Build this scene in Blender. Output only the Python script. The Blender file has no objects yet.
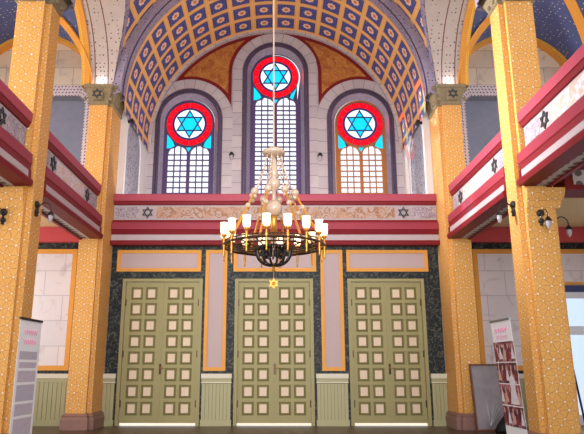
import bpy, bmesh, math, random
from mathutils import Vector, Matrix
random.seed(4)
PI = math.pi
sc = bpy.context.scene
COL = sc.collection

# ------------------------------------------------------------------ materials
def lin(c):
    return tuple((x/255/12.92 if x/255 <= .04045 else ((x/255+.055)/1.055)**2.4) for x in c) + (1.0,)

class NT:
    """small helper for building node trees"""
    def __init__(self, name, rough=.6, spec=.3, metal=0.0):
        self.m = bpy.data.materials.new(name); self.m.use_nodes = True
        self.t = self.m.node_tree; self.b = self.t.nodes['Principled BSDF']
        self.b.inputs['Roughness'].default_value = rough
        self.b.inputs['Specular IOR Level'].default_value = spec
        self.b.inputs['Metallic'].default_value = metal
    def n(self, typ, **kw):
        n = self.t.nodes.new(typ)
        for k, v in kw.items(): setattr(n, k, v)
        return n
    def l(self, a, b): self.t.links.new(a, b)
    def put(self, sock, v):
        if isinstance(v, bpy.types.NodeSocket): self.l(v, sock)
        else: sock.default_value = v
    def math(self, op, a, b=None, c=None):
        n = self.n('ShaderNodeMath', operation=op)
        self.put(n.inputs[0], a)
        if b is not None: self.put(n.inputs[1], b)
        if c is not None: self.put(n.inputs[2], c)
        return n.outputs[0]
    def uv(self):
        return self.n('ShaderNodeTexCoord').outputs['UV']
    def obj(self):
        return self.n('ShaderNodeTexCoord').outputs['Object']
    def xy(self, v):
        s = self.n('ShaderNodeSeparateXYZ'); self.l(v, s.inputs[0]); return s.outputs[0], s.outputs[1]
    def comb(self, x, y, z=0.0):
        s = self.n('ShaderNodeCombineXYZ'); self.put(s.inputs[0], x); self.put(s.inputs[1], y); self.put(s.inputs[2], z); return s.outputs[0]
    def mix(self, f, a, b):
        n = self.n('ShaderNodeMix', data_type='RGBA')
        self.put(n.inputs[0], f); self.put(n.inputs[6], a); self.put(n.inputs[7], b); return n.outputs[2]
    def noise(self, v, scale, detail=3, dist=0.0):
        n = self.n('ShaderNodeTexNoise'); self.l(v, n.inputs['Vector'])
        n.inputs['Scale'].default_value = scale; n.inputs['Detail'].default_value = detail; n.inputs['Distortion'].default_value = dist
        return n.outputs[0]
    def voro(self, v, scale, rnd=1.0, feature='F1'):
        n = self.n('ShaderNodeTexVoronoi', feature=feature); self.l(v, n.inputs['Vector'])
        n.inputs['Scale'].default_value = scale; n.inputs['Randomness'].default_value = rnd
        return n.outputs['Distance']
    def ramp(self, f, stops):
        n = self.n('ShaderNodeValToRGB'); r = n.color_ramp
        r.elements[0].position, r.elements[0].color = stops[0]
        r.elements[1].position, r.elements[1].color = stops[-1]
        for p, c in stops[1:-1]:
            e = r.elements.new(p); e.color = c
        self.l(f, n.inputs[0]); return n.outputs[0]
    def base(self, c):
        self.put(self.b.inputs['Base Color'], c); return self.m

MATS = {}
def plain(key, rgb, rough=.6, spec=.3, metal=0.0, var=.12, scale=6.0):
    t = NT(key, rough, spec, metal)
    c = lin(rgb)
    d = tuple(x*(1-var) for x in c[:3]) + (1,)
    f = t.noise(t.obj(), scale, 4)
    MATS[key] = t.base(t.mix(f, d, c)); return MATS[key]

plain('rail_red', (178, 72, 90), .5)
plain('mid_red', (156, 52, 68), .5)
plain('deep_red', (128, 24, 34), .5)
plain('strip_grey', (186, 170, 172), .6)
plain('mauve', (188, 166, 164), .7, var=.06, scale=3)
plain('orange_frame', (228, 158, 66), .55)
plain('olive', (158, 148, 100), .5, var=.08)
plain('cream_panel', (222, 200, 172), .55, var=.06)
plain('cap_stone', (222, 214, 192), .6)
plain('wainscot_paint', (172, 166, 126), .5, var=.06)
plain('olive_edge', (134, 124, 78), .5)
plain('white_stone', (232, 228, 228), .7, var=.06)
plain('purple_dark', (112, 94, 122), .5, var=.85, scale=20)
plain('reveal_grey', (176, 168, 192), .6, var=.55, scale=10)
plain('window_sunlit', (176, 112, 60), .5)  # same wood as the other frames, with sunlight put into the colour
plain('window_purple', (88, 68, 110), .5)
plain('leading', (36, 44, 120), .5)
plain('iron', (26, 22, 20), .4, .5)
plain('brass', (200, 138, 52), .3, .5, .65)
plain('dark_bronze', (70, 44, 24), .35, .5, .5)
plain('capital_stone', (158, 142, 112), .8, var=.45, scale=14)
plain('star_dark', (62, 64, 68), .5)
plain('base_stone', (150, 112, 100), .55, var=.25, scale=9)
plain('coral_red', (206, 82, 88), .6)
plain('brown_dark_red', (128, 22, 24), .6)
plain('beige_ceiling', (226, 200, 150), .7)
plain('gold_star', (214, 138, 44), .4, .4, .3)
plain('white_vinyl', (240, 236, 238), .45)
plain('grey_text', (188, 178, 192), .5)
plain('mauve_block', (204, 190, 202), .5, var=.3, scale=12)
plain('pink_script', (232, 160, 184), .5)
plain('alu', (150, 150, 156), .35, .5, .8)
plain('black', (14, 14, 16), .5)
plain('wood_frame', (110, 62, 44), .5)
plain('floor_dark', (92, 70, 54), .35, .4, var=.4, scale=5)
plain('pale_floor', (225, 215, 200), .7)
plain('white_frame', (222, 224, 228), .5)
plain('blue_band', (60, 70, 120), .5, var=.4, scale=14)
plain('crystal', (186, 160, 138), .2, .6)
plain('gallery_grey', (134, 140, 162), .7, var=.25)
plain('dress_white', (232, 222, 226), .5, var=.3, scale=30)
plain('stage_red', (150, 50, 56), .5, var=.7, scale=22)
plain('stage_dark', (62, 26, 40), .5, var=.7, scale=22)
plain('skin_photo', (206, 160, 140), .5)

def pillar_mat():
    t = NT('pillar_net', .55)
    uv = t.uv()
    nz = t.n('ShaderNodeTexNoise'); t.l(uv, nz.inputs['Vector']); nz.inputs['Scale'].default_value = 2.8
    sub = t.n('ShaderNodeVectorMath', operation='MULTIPLY_ADD')
    t.l(nz.outputs['Color'], sub.inputs[0]); sub.inputs[1].default_value = (.2, .2, 0); t.l(uv, sub.inputs[2])
    x, y = t.xy(sub.outputs[0])
    L = .18
    h = t.math('MULTIPLY', y, 1/(L*.866))
    a = t.math('SUBTRACT', t.math('MULTIPLY', x, 1/L), t.math('MULTIPLY', h, .5))
    cc = t.math('ADD', t.math('MULTIPLY', x, 1/L), t.math('MULTIPLY', h, .5))
    def near(v):
        f = t.math('FRACT', v); return t.math('SUBTRACT', .5, t.math('ABSOLUTE', t.math('SUBTRACT', f, .5)))
    d1, d2, d3 = near(a), near(h), near(cc)
    line = t.math('LESS_THAN', t.math('MINIMUM', d1, t.math('MINIMUM', d2, d3)),   .034)
    dot = t.math('LESS_THAN', t.math('MAXIMUM', d1, t.math('MAXIMUM', d2, d3)), .105)
    g = t.noise(uv, 3.0, 4)
    ground = t.mix(g, lin((214, 152, 74)), lin((228, 172, 96)))
    c = t.mix(t.math('MULTIPLY', line, .58), ground, lin((150, 92, 40)))
    c = t.mix(t.math('MULTIPLY', dot, .85), c, lin((250, 230, 214)))
    return t.base(c)
MATS['pillar'] = pillar_mat()

def starry():
    t = NT('starry_blue', .7)
    uv = t.uv()
    d = t.voro(uv, 7.5, .3)
    c = t.mix(t.math('LESS_THAN', d, .15), lin((84, 94, 142)), lin((220, 214, 206)))
    return t.base(c)
MATS['starry'] = starry()

def coffer():
    t = NT('coffer', .65)
    u, v = t.xy(t.uv())
    fu = t.math('ABSOLUTE', t.math('SUBTRACT', t.math('FRACT', u), .5))
    fv = t.math('ABSOLUTE', t.math('SUBTRACT', t.math('FRACT', v), .5))
    m = t.math('MAXIMUM', fu, fv)
    g = t.noise(t.obj(), 2.0, 3)
    c = t.mix(g, lin((236, 178, 104)), lin((246, 196, 126)))
    line = t.math('LESS_THAN', t.math('ABSOLUTE', t.math('SUBTRACT', m, .43)), .015)
    c = t.mix(t.math('MULTIPLY', line, .35), c, lin((196, 120, 60)))
    c = t.mix(t.math('LESS_THAN', m, .385), c, lin((86, 70, 98)))
    c = t.mix(t.math('LESS_THAN', m, .35), c, lin((78, 82, 150)))
    r = t.math('SQRT', t.math('ADD', t.math('POWER', fu, 2.0), t.math('POWER', fv, 2.0)))
    ang = t.math('ARCTAN2', t.math('SUBTRACT', t.math('FRACT', v), .5), t.math('SUBTRACT', t.math('FRACT', u), .5))
    pet = t.math('MULTIPLY_ADD', t.math('COSINE', t.math('MULTIPLY', ang, 8.0)), .02, .185)
    corner = t.math('GREATER_THAN', t.math('ADD', fu, fv), .53)
    c = t.mix(t.math('MULTIPLY', t.math('MULTIPLY', corner, t.math('LESS_THAN', m, .30)), .45), c, lin((150, 140, 190)))
    c = t.mix(t.math('LESS_THAN', r, pet), c, lin((236, 206, 176)))
    c = t.mix(t.math('LESS_THAN', r, .10), c, lin((230, 150, 80)))
    c = t.mix(t.math('LESS_THAN', r, .045), c, lin((190, 100, 70)))
    return t.base(c)
MATS['coffer'] = coffer()

def dotted(key, ground, dot, scale, r, rnd=.15, ground2=None):
    t = NT(key, .65)
    uv = t.uv()
    d = t.voro(uv, scale, rnd)
    g = t.mix(t.noise(uv, 5.0, 3), lin(ground), lin(ground2 or ground))
    MATS[key] = t.base(t.mix(t.math('LESS_THAN', d, r), g, lin(dot)))
dotted('cream_dotted', (226, 212, 200), (84, 62, 74), 7.0, .17, ground2=(206, 186, 176))
dotted('purple_dotted', (168, 156, 176), (84, 70, 96), 9.0, .24, .5, ground2=(140, 128, 152))
dotted('jamb_dotted', (206, 196, 204), (88, 72, 92), 9.0, .26)
dotted('curtain_dotted', (150, 150, 164), (112, 108, 120), 8.0, .33, .6, (170, 168, 180))
dotted('yellow_dotted', (236, 180, 72), (150, 84, 36), 16.0, .2, .1)
dotted('soffit_rings', (196, 186, 184), (104, 94, 92), 4.2, .33, .15)

def stripes_cream():
    # cream soffit with rows of dark dots and two long brown lines
    t = NT('arch_cream', .65)
    uv = t.uv(); u, v = t.xy(uv)
    d = t.voro(uv, 8.0, .35)
    c = t.mix(t.noise(uv, 4.0, 3), lin((178, 166, 162)), lin((196, 184, 178)))
    c = t.mix(t.math('LESS_THAN', d, .19), c, lin((92, 70, 80)))
    w = t.math('LESS_THAN', t.math('ABSOLUTE', t.math('SUBTRACT', t.math('ABSOLUTE', t.math('SUBTRACT', u, .35)), .2)), .018)
    c = t.mix(w, c, lin((120, 84, 74)))
    return t.base(c)
MATS['arch_cream'] = stripes_cream()

def marble():
    t = NT('dark_marble', .5, .25)
    o = t.obj()
    f = t.noise(o, 9.0, 8, 1.6)
    c = t.ramp(f, [(.36, lin((14, 18, 20))), (.54, lin((34, 40, 42))), (.61, lin((96, 96, 84))), (.66, lin((28, 34, 38)))])
    return t.base(c)
MATS['marble'] = marble()

def blocks(key, c1, c2, mortar, bw, rh, stain=0.0, squash=1.0):
    t = NT(key, .75)
    uv = t.uv()
    b = t.n('ShaderNodeTexBrick')
    t.l(uv, b.inputs['Vector'])
    b.inputs['Scale'].default_value = 1.0
    b.inputs['Mortar Size'].default_value = .012
    b.inputs['Brick Width'].default_value = bw; b.inputs['Row Height'].default_value = rh
    b.inputs['Color1'].default_value = lin(c1); b.inputs['Color2'].default_value = lin(c2); b.inputs['Mortar'].default_value = lin(mortar)
    c = b.outputs[0]
    if stain:
        f = t.noise(uv, 2.3, 5, .8)
        k = t.ramp(f, [(.56, (0, 0, 0, 1)), (.70, (1, 1, 1, 1))])
        c = t.mix(t.math('MULTIPLY', k, stain), c, lin((150, 130, 132)))
    MATS[key] = t.base(c)
blocks('stone_upper', (190, 178, 188), (176, 163, 175), (150, 138, 146), 1.3, .62, .25)
blocks('stone_aisle', (226, 216, 216), (218, 209, 212), (190, 180, 184), 1.15, .74, .32)
blocks('stone_gallery', (216, 204, 186), (200, 186, 170), (168, 152, 138), 1.1, .62, .45)
blocks('voussoir', (196, 186, 188), (182, 171, 176), (138, 126, 130), .46, .52, .15)
blocks('wainscot', (172, 166, 122), (164, 158, 116), (122, 116, 80), .115, 9.0)

def painted(key, ground, stroke, sc_, amt, leaf=None):
    # free scroll work
    t = NT(key, .65)
    uv = t.uv()
    f = t.noise(uv, sc_, 2, 2.2)
    k = t.math('LESS_THAN', t.math('ABSOLUTE', t.math('SUBTRACT', f, .5)), amt)
    c = t.mix(k, lin(ground), lin(stroke))
    if leaf:
        g = t.noise(uv, sc_*.6, 2, .5)
        c = t.mix(t.ramp(g, [(.5, (0, 0, 0, 1)), (.62, (.6, .6, .6, 1))]), c, lin(leaf))
    MATS[key] = t.base(c)
painted('frieze_grey', (184, 170, 176), (134, 120, 136), 7.0, .05)
painted('frieze_orange', (182, 158, 146), (158, 114, 86), 3.0, .05, (188, 144, 118))
painted('frieze_lit', (216, 206, 214), (214, 176, 156), 3.5, .06)  # orange frieze again, with brighter light on the sides put into the colours
painted('spandrel', (176, 104, 48), (196, 136, 66), 5.0, .05, (150, 74, 40))

def glass(key, rgb, rough_mix=.0):
    m = bpy.data.materials.new(key); m.use_nodes = True
    t = m.node_tree; t.nodes.clear()
    o = t.nodes.new('ShaderNodeOutputMaterial'); tr = t.nodes.new('ShaderNodeBsdfTransparent')
    gl = t.nodes.new('ShaderNodeBsdfGlossy'); gl.inputs['Roughness'].default_value = .15
    mx = t.nodes.new('ShaderNodeMixShader'); mx.inputs[0].default_value = .04
    tr.inputs[0].default_value = lin(rgb)
    t.links.new(tr.outputs[0], mx.inputs[1]); t.links.new(gl.outputs[0], mx.inputs[2]); t.links.new(mx.outputs[0], o.inputs[0])
    MATS[key] = m
glass('glass_red', (250, 6, 30)); glass('glass_cyan', (14, 214, 255)); glass('glass_white', (246, 248, 255)); glass('glass_sky', (226, 232, 255))
glass('glass_pale', (196, 212, 240))

def emit(key, rgb, s):
    m = bpy.data.materials.new(key); m.use_nodes = True
    b = m.node_tree.nodes['Principled BSDF']
    b.inputs['Base Color'].default_value = lin(rgb); b.inputs['Emission Color'].default_value = lin(rgb); b.inputs['Emission Strength'].default_value = s
    MATS[key] = m
emit('lamp_glass', (255, 226, 186), 1.7)
emit('sconce_glass', (170, 160, 166), .0)

def photo_mat(key, cols, sc_):
    t = NT(key, .5)
    n = t.n('ShaderNodeTexVoronoi'); t.l(t.obj(), n.inputs['Vector']); n.inputs['Scale'].default_value = sc_
    s = t.n('ShaderNodeSeparateColor'); t.l(n.outputs['Color'], s.inputs[0])
    MATS[key] = t.base(t.ramp(s.outputs[0], [(i/(len(cols)-1), lin(c)) for i, c in enumerate(cols)]))
photo_mat('photo_mix', [(60, 24, 34), (120, 44, 56), (176, 96, 104), (90, 40, 60), (214, 170, 160)], 16.0)
photo_mat('photo_dark', [(40, 20, 30), (96, 44, 60), (70, 30, 44), (150, 80, 96), (190, 150, 160)], 16.0)
def board_glass():
    t = NT('board_glass', .25, .5)
    f = t.noise(t.obj(), 3.0, 3, .5)
    return t.base(t.mix(f, lin((112, 104, 108)), lin((150, 138, 142))))
MATS['board_glass'] = board_glass()

# ------------------------------------------------------------------ mesh builder
class MB:
    def __init__(self):
        self.v, self.f, self.m, self.uv, self.names = [], [], [], [], []
    def mi(self, name):
        if name not in self.names: self.names.append(name)
        return self.names.index(name)
    def face(self, pts, mat, uvs=None):
        b = len(self.v); self.v += [tuple(p) for p in pts]
        self.f.append(tuple(range(b, b+len(pts)))); self.m.append(self.mi(mat)); self.uv.append(uvs)
    def box(self, x0, x1, y0, y1, z0, z1, mat):
        a = [(x0,y0,z0),(x1,y0,z0),(x1,y1,z0),(x0,y1,z0),(x0,y0,z1),(x1,y0,z1),(x1,y1,z1),(x0,y1,z1)]
        for q in ((0,3,2,1),(4,5,6,7),(0,1,5,4),(1,2,6,5),(2,3,7,6),(3,0,4,7)):
            self.face([a[i] for i in q], mat)
    def prism(self, poly, fn0, fn1, mat, caps=True, mats=None):
        """poly: 2-D points; fn0/fn1 map a 2-D point to 3-D at either end"""
        a = [fn0(p) for p in poly]; b = [fn1(p) for p in poly]; n = len(poly)
        for i in range(n):
            j = (i+1) % n
            self.face([a[i], a[j], b[j], b[i]], (mats[i] if mats else mat))
        if caps: self.face(a[::-1], mat); self.face(b, mat)
    def loft(self, rings, mat, cap=True, closed=True):
        n = len(rings[0])
        for r0, r1 in zip(rings, rings[1:]):
            for i in range(n if closed else n-1):
                j = (i+1) % n
                self.face([r0[i], r0[j], r1[j], r1[i]], mat)
        if cap: self.face(list(rings[0])[::-1], mat); self.face(list(rings[-1]), mat)
    def lathe(self, prof, c, mat, n=16, axis='z'):
        rings = []
        for r, h in prof:
            ring = []
            for i in range(n):
                a = 2*PI*i/n; p, q = r*math.cos(a), r*math.sin(a)
                ring.append({'z': (c[0]+p, c[1]+q, c[2]+h), 'y': (c[0]+p, c[1]+h, c[2]+q), 'x': (c[0]+h, c[1]+p, c[2]+q)}[axis])
            rings.append(ring)
        self.loft(rings, mat)
    def ball(self, c, r, mat, n=12):
        self.lathe([(max(.001, r*math.sin(PI*i/8)), -r*math.cos(PI*i/8)) for i in range(9)], c, mat, n)
    def tube(self, pts, r, mat, n=8):
        pts = [Vector(p) for p in pts]; rings = []
        rr = r if isinstance(r, (list, tuple)) else [r]*len(pts)
        up = Vector((0, 0, 1))
        for i, p in enumerate(pts):
            d = (pts[min(i+1, len(pts)-1)] - pts[max(i-1, 0)]).normalized()
            s = d.cross(up)
            if s.length < .05: s = d.cross(Vector((0, 1, 0)))
            s.normalize(); w = s.cross(d)
            rings.append([p + (s*math.cos(2*PI*k/n) + w*math.sin(2*PI*k/n))*rr[i] for k in range(n)])
        self.loft(rings, mat)
    def build(self, name, parent=None, smooth=False, merge=True):
        org = Vector(parent['_org']) if parent is not None and '_org' in parent else Vector((0, 0, 0))
        me = bpy.data.meshes.new(name)
        me.from_pydata([tuple(Vector(p)-org) for p in self.v], [], self.f)
        for nm in self.names: me.materials.append(MATS[nm])
        me.polygons.foreach_set('material_index', self.m)
        uvl = me.uv_layers.new(name='UVMap')
        for p, uvs in zip(me.polygons, self.uv):
            nrm = p.normal
            for k, li in enumerate(p.loop_indices):
                if uvs: uvl.data[li].uv = uvs[k]
                else:
                    x, y, z = self.v[me.loops[li].vertex_index]
                    ax = max(range(3), key=lambda i: abs(nrm[i]))
                    uvl.data[li].uv = ((y, z), (x, z), (x, y))[ax]
        bm = bmesh.new(); bm.from_mesh(me)
        if merge: bmesh.ops.remove_doubles(bm, verts=bm.verts, dist=1e-5)
        if merge: bmesh.ops.recalc_face_normals(bm, faces=bm.faces)
        bm.to_mesh(me); bm.free()
        if smooth:
            me.polygons.foreach_set('use_smooth', [True]*len(me.polygons))
        o = bpy.data.objects.new(name, me); COL.objects.link(o)
        if parent is not None: o.parent = parent
        return o

def tag(o, label=None, cat=None, group=None, kind=None):
    if label: o['label'] = label
    if cat: o['category'] = cat
    if group: o['group'] = group
    if kind: o['kind'] = kind
    return o
def thing(name, loc, label, cat, group=None, kind='thing'):
    o = bpy.data.objects.new(name, None); COL.objects.link(o)
    o.location = loc; o['_org'] = tuple(loc); o.empty_display_size = .1
    return tag(o, label, cat, group, kind)
def cloth(parent, at):
    return parent
def struct(mb, name, parent=None, label=None, **kw):
    o = mb.build(name, parent, **kw)
    if parent is None:
        tag(o, label, None, None, 'structure')
    return o
def clone(o, parent=None, off=None):
    c = o.copy(); COL.objects.link(c)
    if parent is not None:
        c.parent = parent
    kids = [k for k in bpy.data.objects if k.parent == o]
    for k in kids: clone(k, c)
    return c

def arc(cx, cz, r, a0, a1, n):
    return [(cx + r*math.cos(a0+(a1-a0)*i/n), cz + r*math.sin(a0+(a1-a0)*i/n)) for i in range(n+1)]
def arch_outline(cx, cz, r, zb, n=28, rz=None):
    """from bottom right over the top to bottom left"""
    rz = rz or r
    return [(cx+r, zb)] + [(cx+r*math.cos(PI*i/n), cz+rz*math.sin(PI*i/n)) for i in range(n+1)] + [(cx-r, zb)]

def fill_plate(outer, holes, y0, y1, mat, name=None):
    """flat plate in XZ with holes, front at y0, back at y1 - returns MB"""
    mb = MB()
    bm = bmesh.new()
    loops = [outer]+holes; edges = []
    for lp in loops:
        vs = [bm.verts.new((p[0], y0, p[1])) for p in lp]
        for i in range(len(vs)): edges.append(bm.edges.new((vs[i], vs[(i+1) % len(vs)])))
    bmesh.ops.triangle_fill(bm, use_beauty=True, use_dissolve=False, edges=edges, normal=(0, -1, 0))
    for f in bm.faces:
        mb.face([v.co for v in f.verts], mat)
        if y1 != y0: mb.face([(v.co.x, y1, v.co.z) for v in reversed(f.verts)], mat)
    bm.free()
    if y1 != y0:
        for lp in loops:
            for i in range(len(lp)):
                a, b = lp[i], lp[(i+1) % len(lp)]
                mb.face([(a[0], y0, a[1]), (b[0], y0, b[1]), (b[0], y1, b[1]), (a[0], y1, a[1])], mat)
    return mb

def ring_band(mb, inner, outer, yi0, yo0, yback, mat, uvscale=True):
    """band between two outlines of equal length (front faces + outer side + inner side)"""
    s = 0
    for i in range(len(inner)-1):
        a, b, c, d = inner[i], inner[i+1], outer[i+1], outer[i]
        ds = math.hypot(d[0]-c[0], d[1]-c[1])
        w = math.hypot(a[0]-d[0], a[1]-d[1])
        mb.face([(a[0], yi0, a[1]), (b[0], yi0, b[1]), (c[0], yo0, c[1]), (d[0], yo0, d[1])], mat, [(s, 0), (s+ds, 0), (s+ds, w), (s, w)])
        if yback is not None:
            mb.face([(d[0], yo0, d[1]), (c[0], yo0, c[1]), (c[0], yback, c[1]), (d[0], yback, d[1])], mat)
            mb.face([(a[0], yi0, a[1]), (b[0], yi0, b[1]), (b[0], yback, b[1]), (a[0], yback, a[1])], mat)
        s += ds

def hexagram(mb, c, R, w, t, plane, mat):
    """six-pointed star of two bar triangles; plane 'y' faces -y, 'x+'/'x-' face the nave"""
    def P(u, v, d):
        if plane == 'y': return (c[0]+u, c[1]-d, c[2]+v)
        if plane == 'x+': return (c[0]+d, c[1]+u, c[2]+v)
        return (c[0]-d, c[1]+u, c[2]+v)
    for ph in (PI/2, -PI/2):
        for k in range(3):
            a0, a1 = ph+2*PI*k/3, ph+2*PI*(k+1)/3
            o0 = (R*math.cos(a0), R*math.sin(a0)); o1 = (R*math.cos(a1), R*math.sin(a1))
            q = (R-2*w)/R
            i0 = (o0[0]*q, o0[1]*q); i1 = (o1[0]*q, o1[1]*q)
            e = .0 if ph > 0 else .002
            mb.prism([o0, o1, i1, i0], lambda p: P(p[0], p[1], 0), lambda p: P(p[0], p[1], t+e), mat)

# ------------------------------------------------------------------ main dimensions
YF, YN = 17.1, 11.9        # front faces of the far and the near pillars
PD = .75                   # pillar depth
YW = 18.25                 # door wall
YG = 21.5                  # window wall behind the gallery
XN = 4.95                  # nave face of the pillars
XO = 10.0                  # outer walls
ZS = 9.95                  # springing over the capitals

# ------------------------------------------------------------------ floor
mb = MB(); mb.box(-XO, XO, -1.5, YW+.1, -.15, 0, 'floor_dark'); struct(mb, 'floor', label='dark brown tiled floor of the nave')
mb = MB(); mb.box(-XO, XO, YW+.1, 34, -.15, 0, 'pale_floor'); struct(mb, 'floor_vestibule', label='pale sunlit floor behind the doors')

# ------------------------------------------------------------------ door wall
def door_wall():
    t = .25
    doors = [(-3.37, 1.2), (-.03, 1.17), (3.32, 1.15)]
    outer = [(-XN+.0, 0), (-XN, 5.2), (XN, 5.2), (XN, 0)]
    # notched outline: openings reach the floor
    pts = [(-XN, 0)]
    for c, h in doors: pts += [(c-h, 0), (c-h, 4.22), (c+h, 4.22), (c+h, 0)]
    pts += [(XN, 0), (XN, 5.2), (-XN, 5.2)]
    mb = fill_plate(pts, [], YW, YW+t, 'marble')
    struct(mb, 'wall_doors', label='dark marble wall around the three green doors')
    k = 1
    def framed(x0, x1, z0, z1):
        nonlocal k
        root = thing('trim_%d' % k, (x0, YW, z0), None, None, None, 'structure'); k += 1
        w = .105
        b = fill_plate([(x0, z0), (x1, z0), (x1, z1), (x0, z1)], [[(x0+w, z0+w), (x1-w, z0+w), (x1-w, z1-w), (x0+w, z1-w)]], YW-.035, YW-.002, 'orange_frame')
        b.build('frame', root)
        b = MB(); b.box(x0+w, x1-w, YW-.012, YW-.003, z0+w, z1-w, 'mauve'); b.build('panel', root)
    framed(-4.77, -2.23, 4.42, 5.08); framed(-1.25, 1.24, 4.42, 5.08); framed(2.16, 4.62, 4.42, 5.08)
    framed(-2.09, -1.44, 1.52, 5.08); framed(1.37, 2.04, 1.52, 5.08)
    def wains(x0, x1):
        nonlocal k
        root = thing('trim_%d' % k, (x0, YW, 0), None, None, None, 'structure'); k += 1
        b = MB()
        n = max(1, round((x1-x0)/.1)); w = (x1-x0)/n
        for i in range(n):
            b.box(x0+i*w+.006, x0+(i+1)*w-.006, YW-.05, YW-.002, .16, 1.16, 'wainscot_paint')
        b.box(x0, x1, YW-.035, YW-.003, .1, 1.2, 'olive_edge')
        b.build('boarding', root)
        b = MB(); b.box(x0-.02, x1+.02, YW-.07, YW-.002, 0, .16, 'wainscot_paint'); b.build('skirting', root)
        b = MB(); b.box(x0-.01, x1+.01, YW-.065, YW-.002, 1.2, 1.31, 'wainscot_paint'); b.box(x0-.02, x1+.02, YW-.08, YW-.002, 1.18, 1.21, 'cap_stone')
        b.box(x0-.02, x1+.02, YW-.1, YW-.002, 1.31, 1.44, 'cap_stone'); b.build('cap', root)
    wains(-2.11, -1.27); wains(1.21, 2.1); wains(4.52, 4.94); wains(-4.94, -4.62)
    # ---- doors
    for i, (c, h) in enumerate(doors):
        root = thing('door_%d' % (i+1), (c, YW, 0), ['tall olive double door on the left', 'tall olive double door in the middle behind the chandelier', 'tall olive double door on the right'][i], None, None, 'structure')
        fw = .1
        b = MB()
        for s in (-1, 1):
            x0, x1 = sorted((c+s*h, c+s*(h-fw))); b.box(x0+.002, x1-.0, YW+.0, YW+.2, 0, 4.21, 'olive')
        b.box(c-h+fw, c+h-fw, YW+.0, YW+.2, 4.12, 4.21, 'olive'); b.build('door_frame', root)
        lw = h-fw-.008; zb = .075; zt = 4.11
        for s in (-1, 1):
            x0 = c + (0.004 if s > 0 else -.004-lw); x1 = x0+lw
            b = MB(); yb = YW+.13; yf = YW+.07
            b.box(x0, x1, yb-.02, yb+.02, zb, zt, 'olive_edge')
            pw = .35; gap = .085; mx = (lw-2*pw-gap)/2
            px = [x0+mx, x0+mx+pw+gap]
            pz = [zb+.20+.472*r for r in range(8)]; ph = .38
            for (a, e) in ((x0, px[0]), (px[0]+pw, px[1]), (px[1]+pw, x1)): b.box(a, e, yf, yb-.02, zb, zt, 'olive')
            edges = [zb]+sum(([z, z+ph] for z in pz), [])+[zt]
            for xa in px:
                for q in range(0, len(edges), 2): b.box(xa, xa+pw, yf, yb-.02, edges[q], edges[q+1], 'olive')
            if s > 0: b.box(x0-.03, x0+.035, yf-.02, yf, zb, zt, 'olive')
            leaf = b.build('door_leaf', root); leaf['_org'] = tuple(root['_org'])
            proto = None
            for xa in px:
                for z in pz:
                    b = MB(); e = .07
                    y0 = yb-.02; y1 = yb-.055
                    o = [(xa+.012, z+.012), (xa+pw-.012, z+.012), (xa+pw-.012, z+ph-.012), (xa+.012, z+ph-.012)]
                    n_ = [(xa+e, z+e), (xa+pw-e, z+e), (xa+pw-e, z+ph-e), (xa+e, z+ph-e)]
                    for q in range(4):
                        w = (q+1) % 4
                        b.face([(o[q][0], y0, o[q][1]), (o[w][0], y0, o[w][1]), (n_[w][0], y1, n_[w][1]), (n_[q][0], y1, n_[q][1])], 'olive_edge')
                    b.face([(p[0], y1, p[1]) for p in n_], 'cream_panel')
                    if proto is None:
                        proto = b.build('panel', leaf); p0 = (xa, z); proto['label'] = 'cream raised square panel'
                    else:
                        d = proto.copy(); COL.objects.link(d); d.parent = leaf
                        d.location = (xa-p0[0], 0, z-p0[1])
            for z in (.6, 2.0, 3.5):
                b = MB(); xe = x1-.01 if s > 0 else x0+.01
                b.box(xe-.02, xe+.02, yf-.02, yf, z-.1, z+.1, 'dark_bronze'); b.build('hinge', leaf)
            if s > 0:
                b = MB(); b.box(x0-.01, x0+.05, yf-.03, yf-.02, 1.42, 1.72, 'dark_bronze')
                b.tube([(x0+.02, yf-.03, 1.6), (x0+.02, yf-.07, 1.6), (x0+.13, yf-.07, 1.6)], .014, 'brass'); b.build('handle', leaf)
door_wall()

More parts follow.
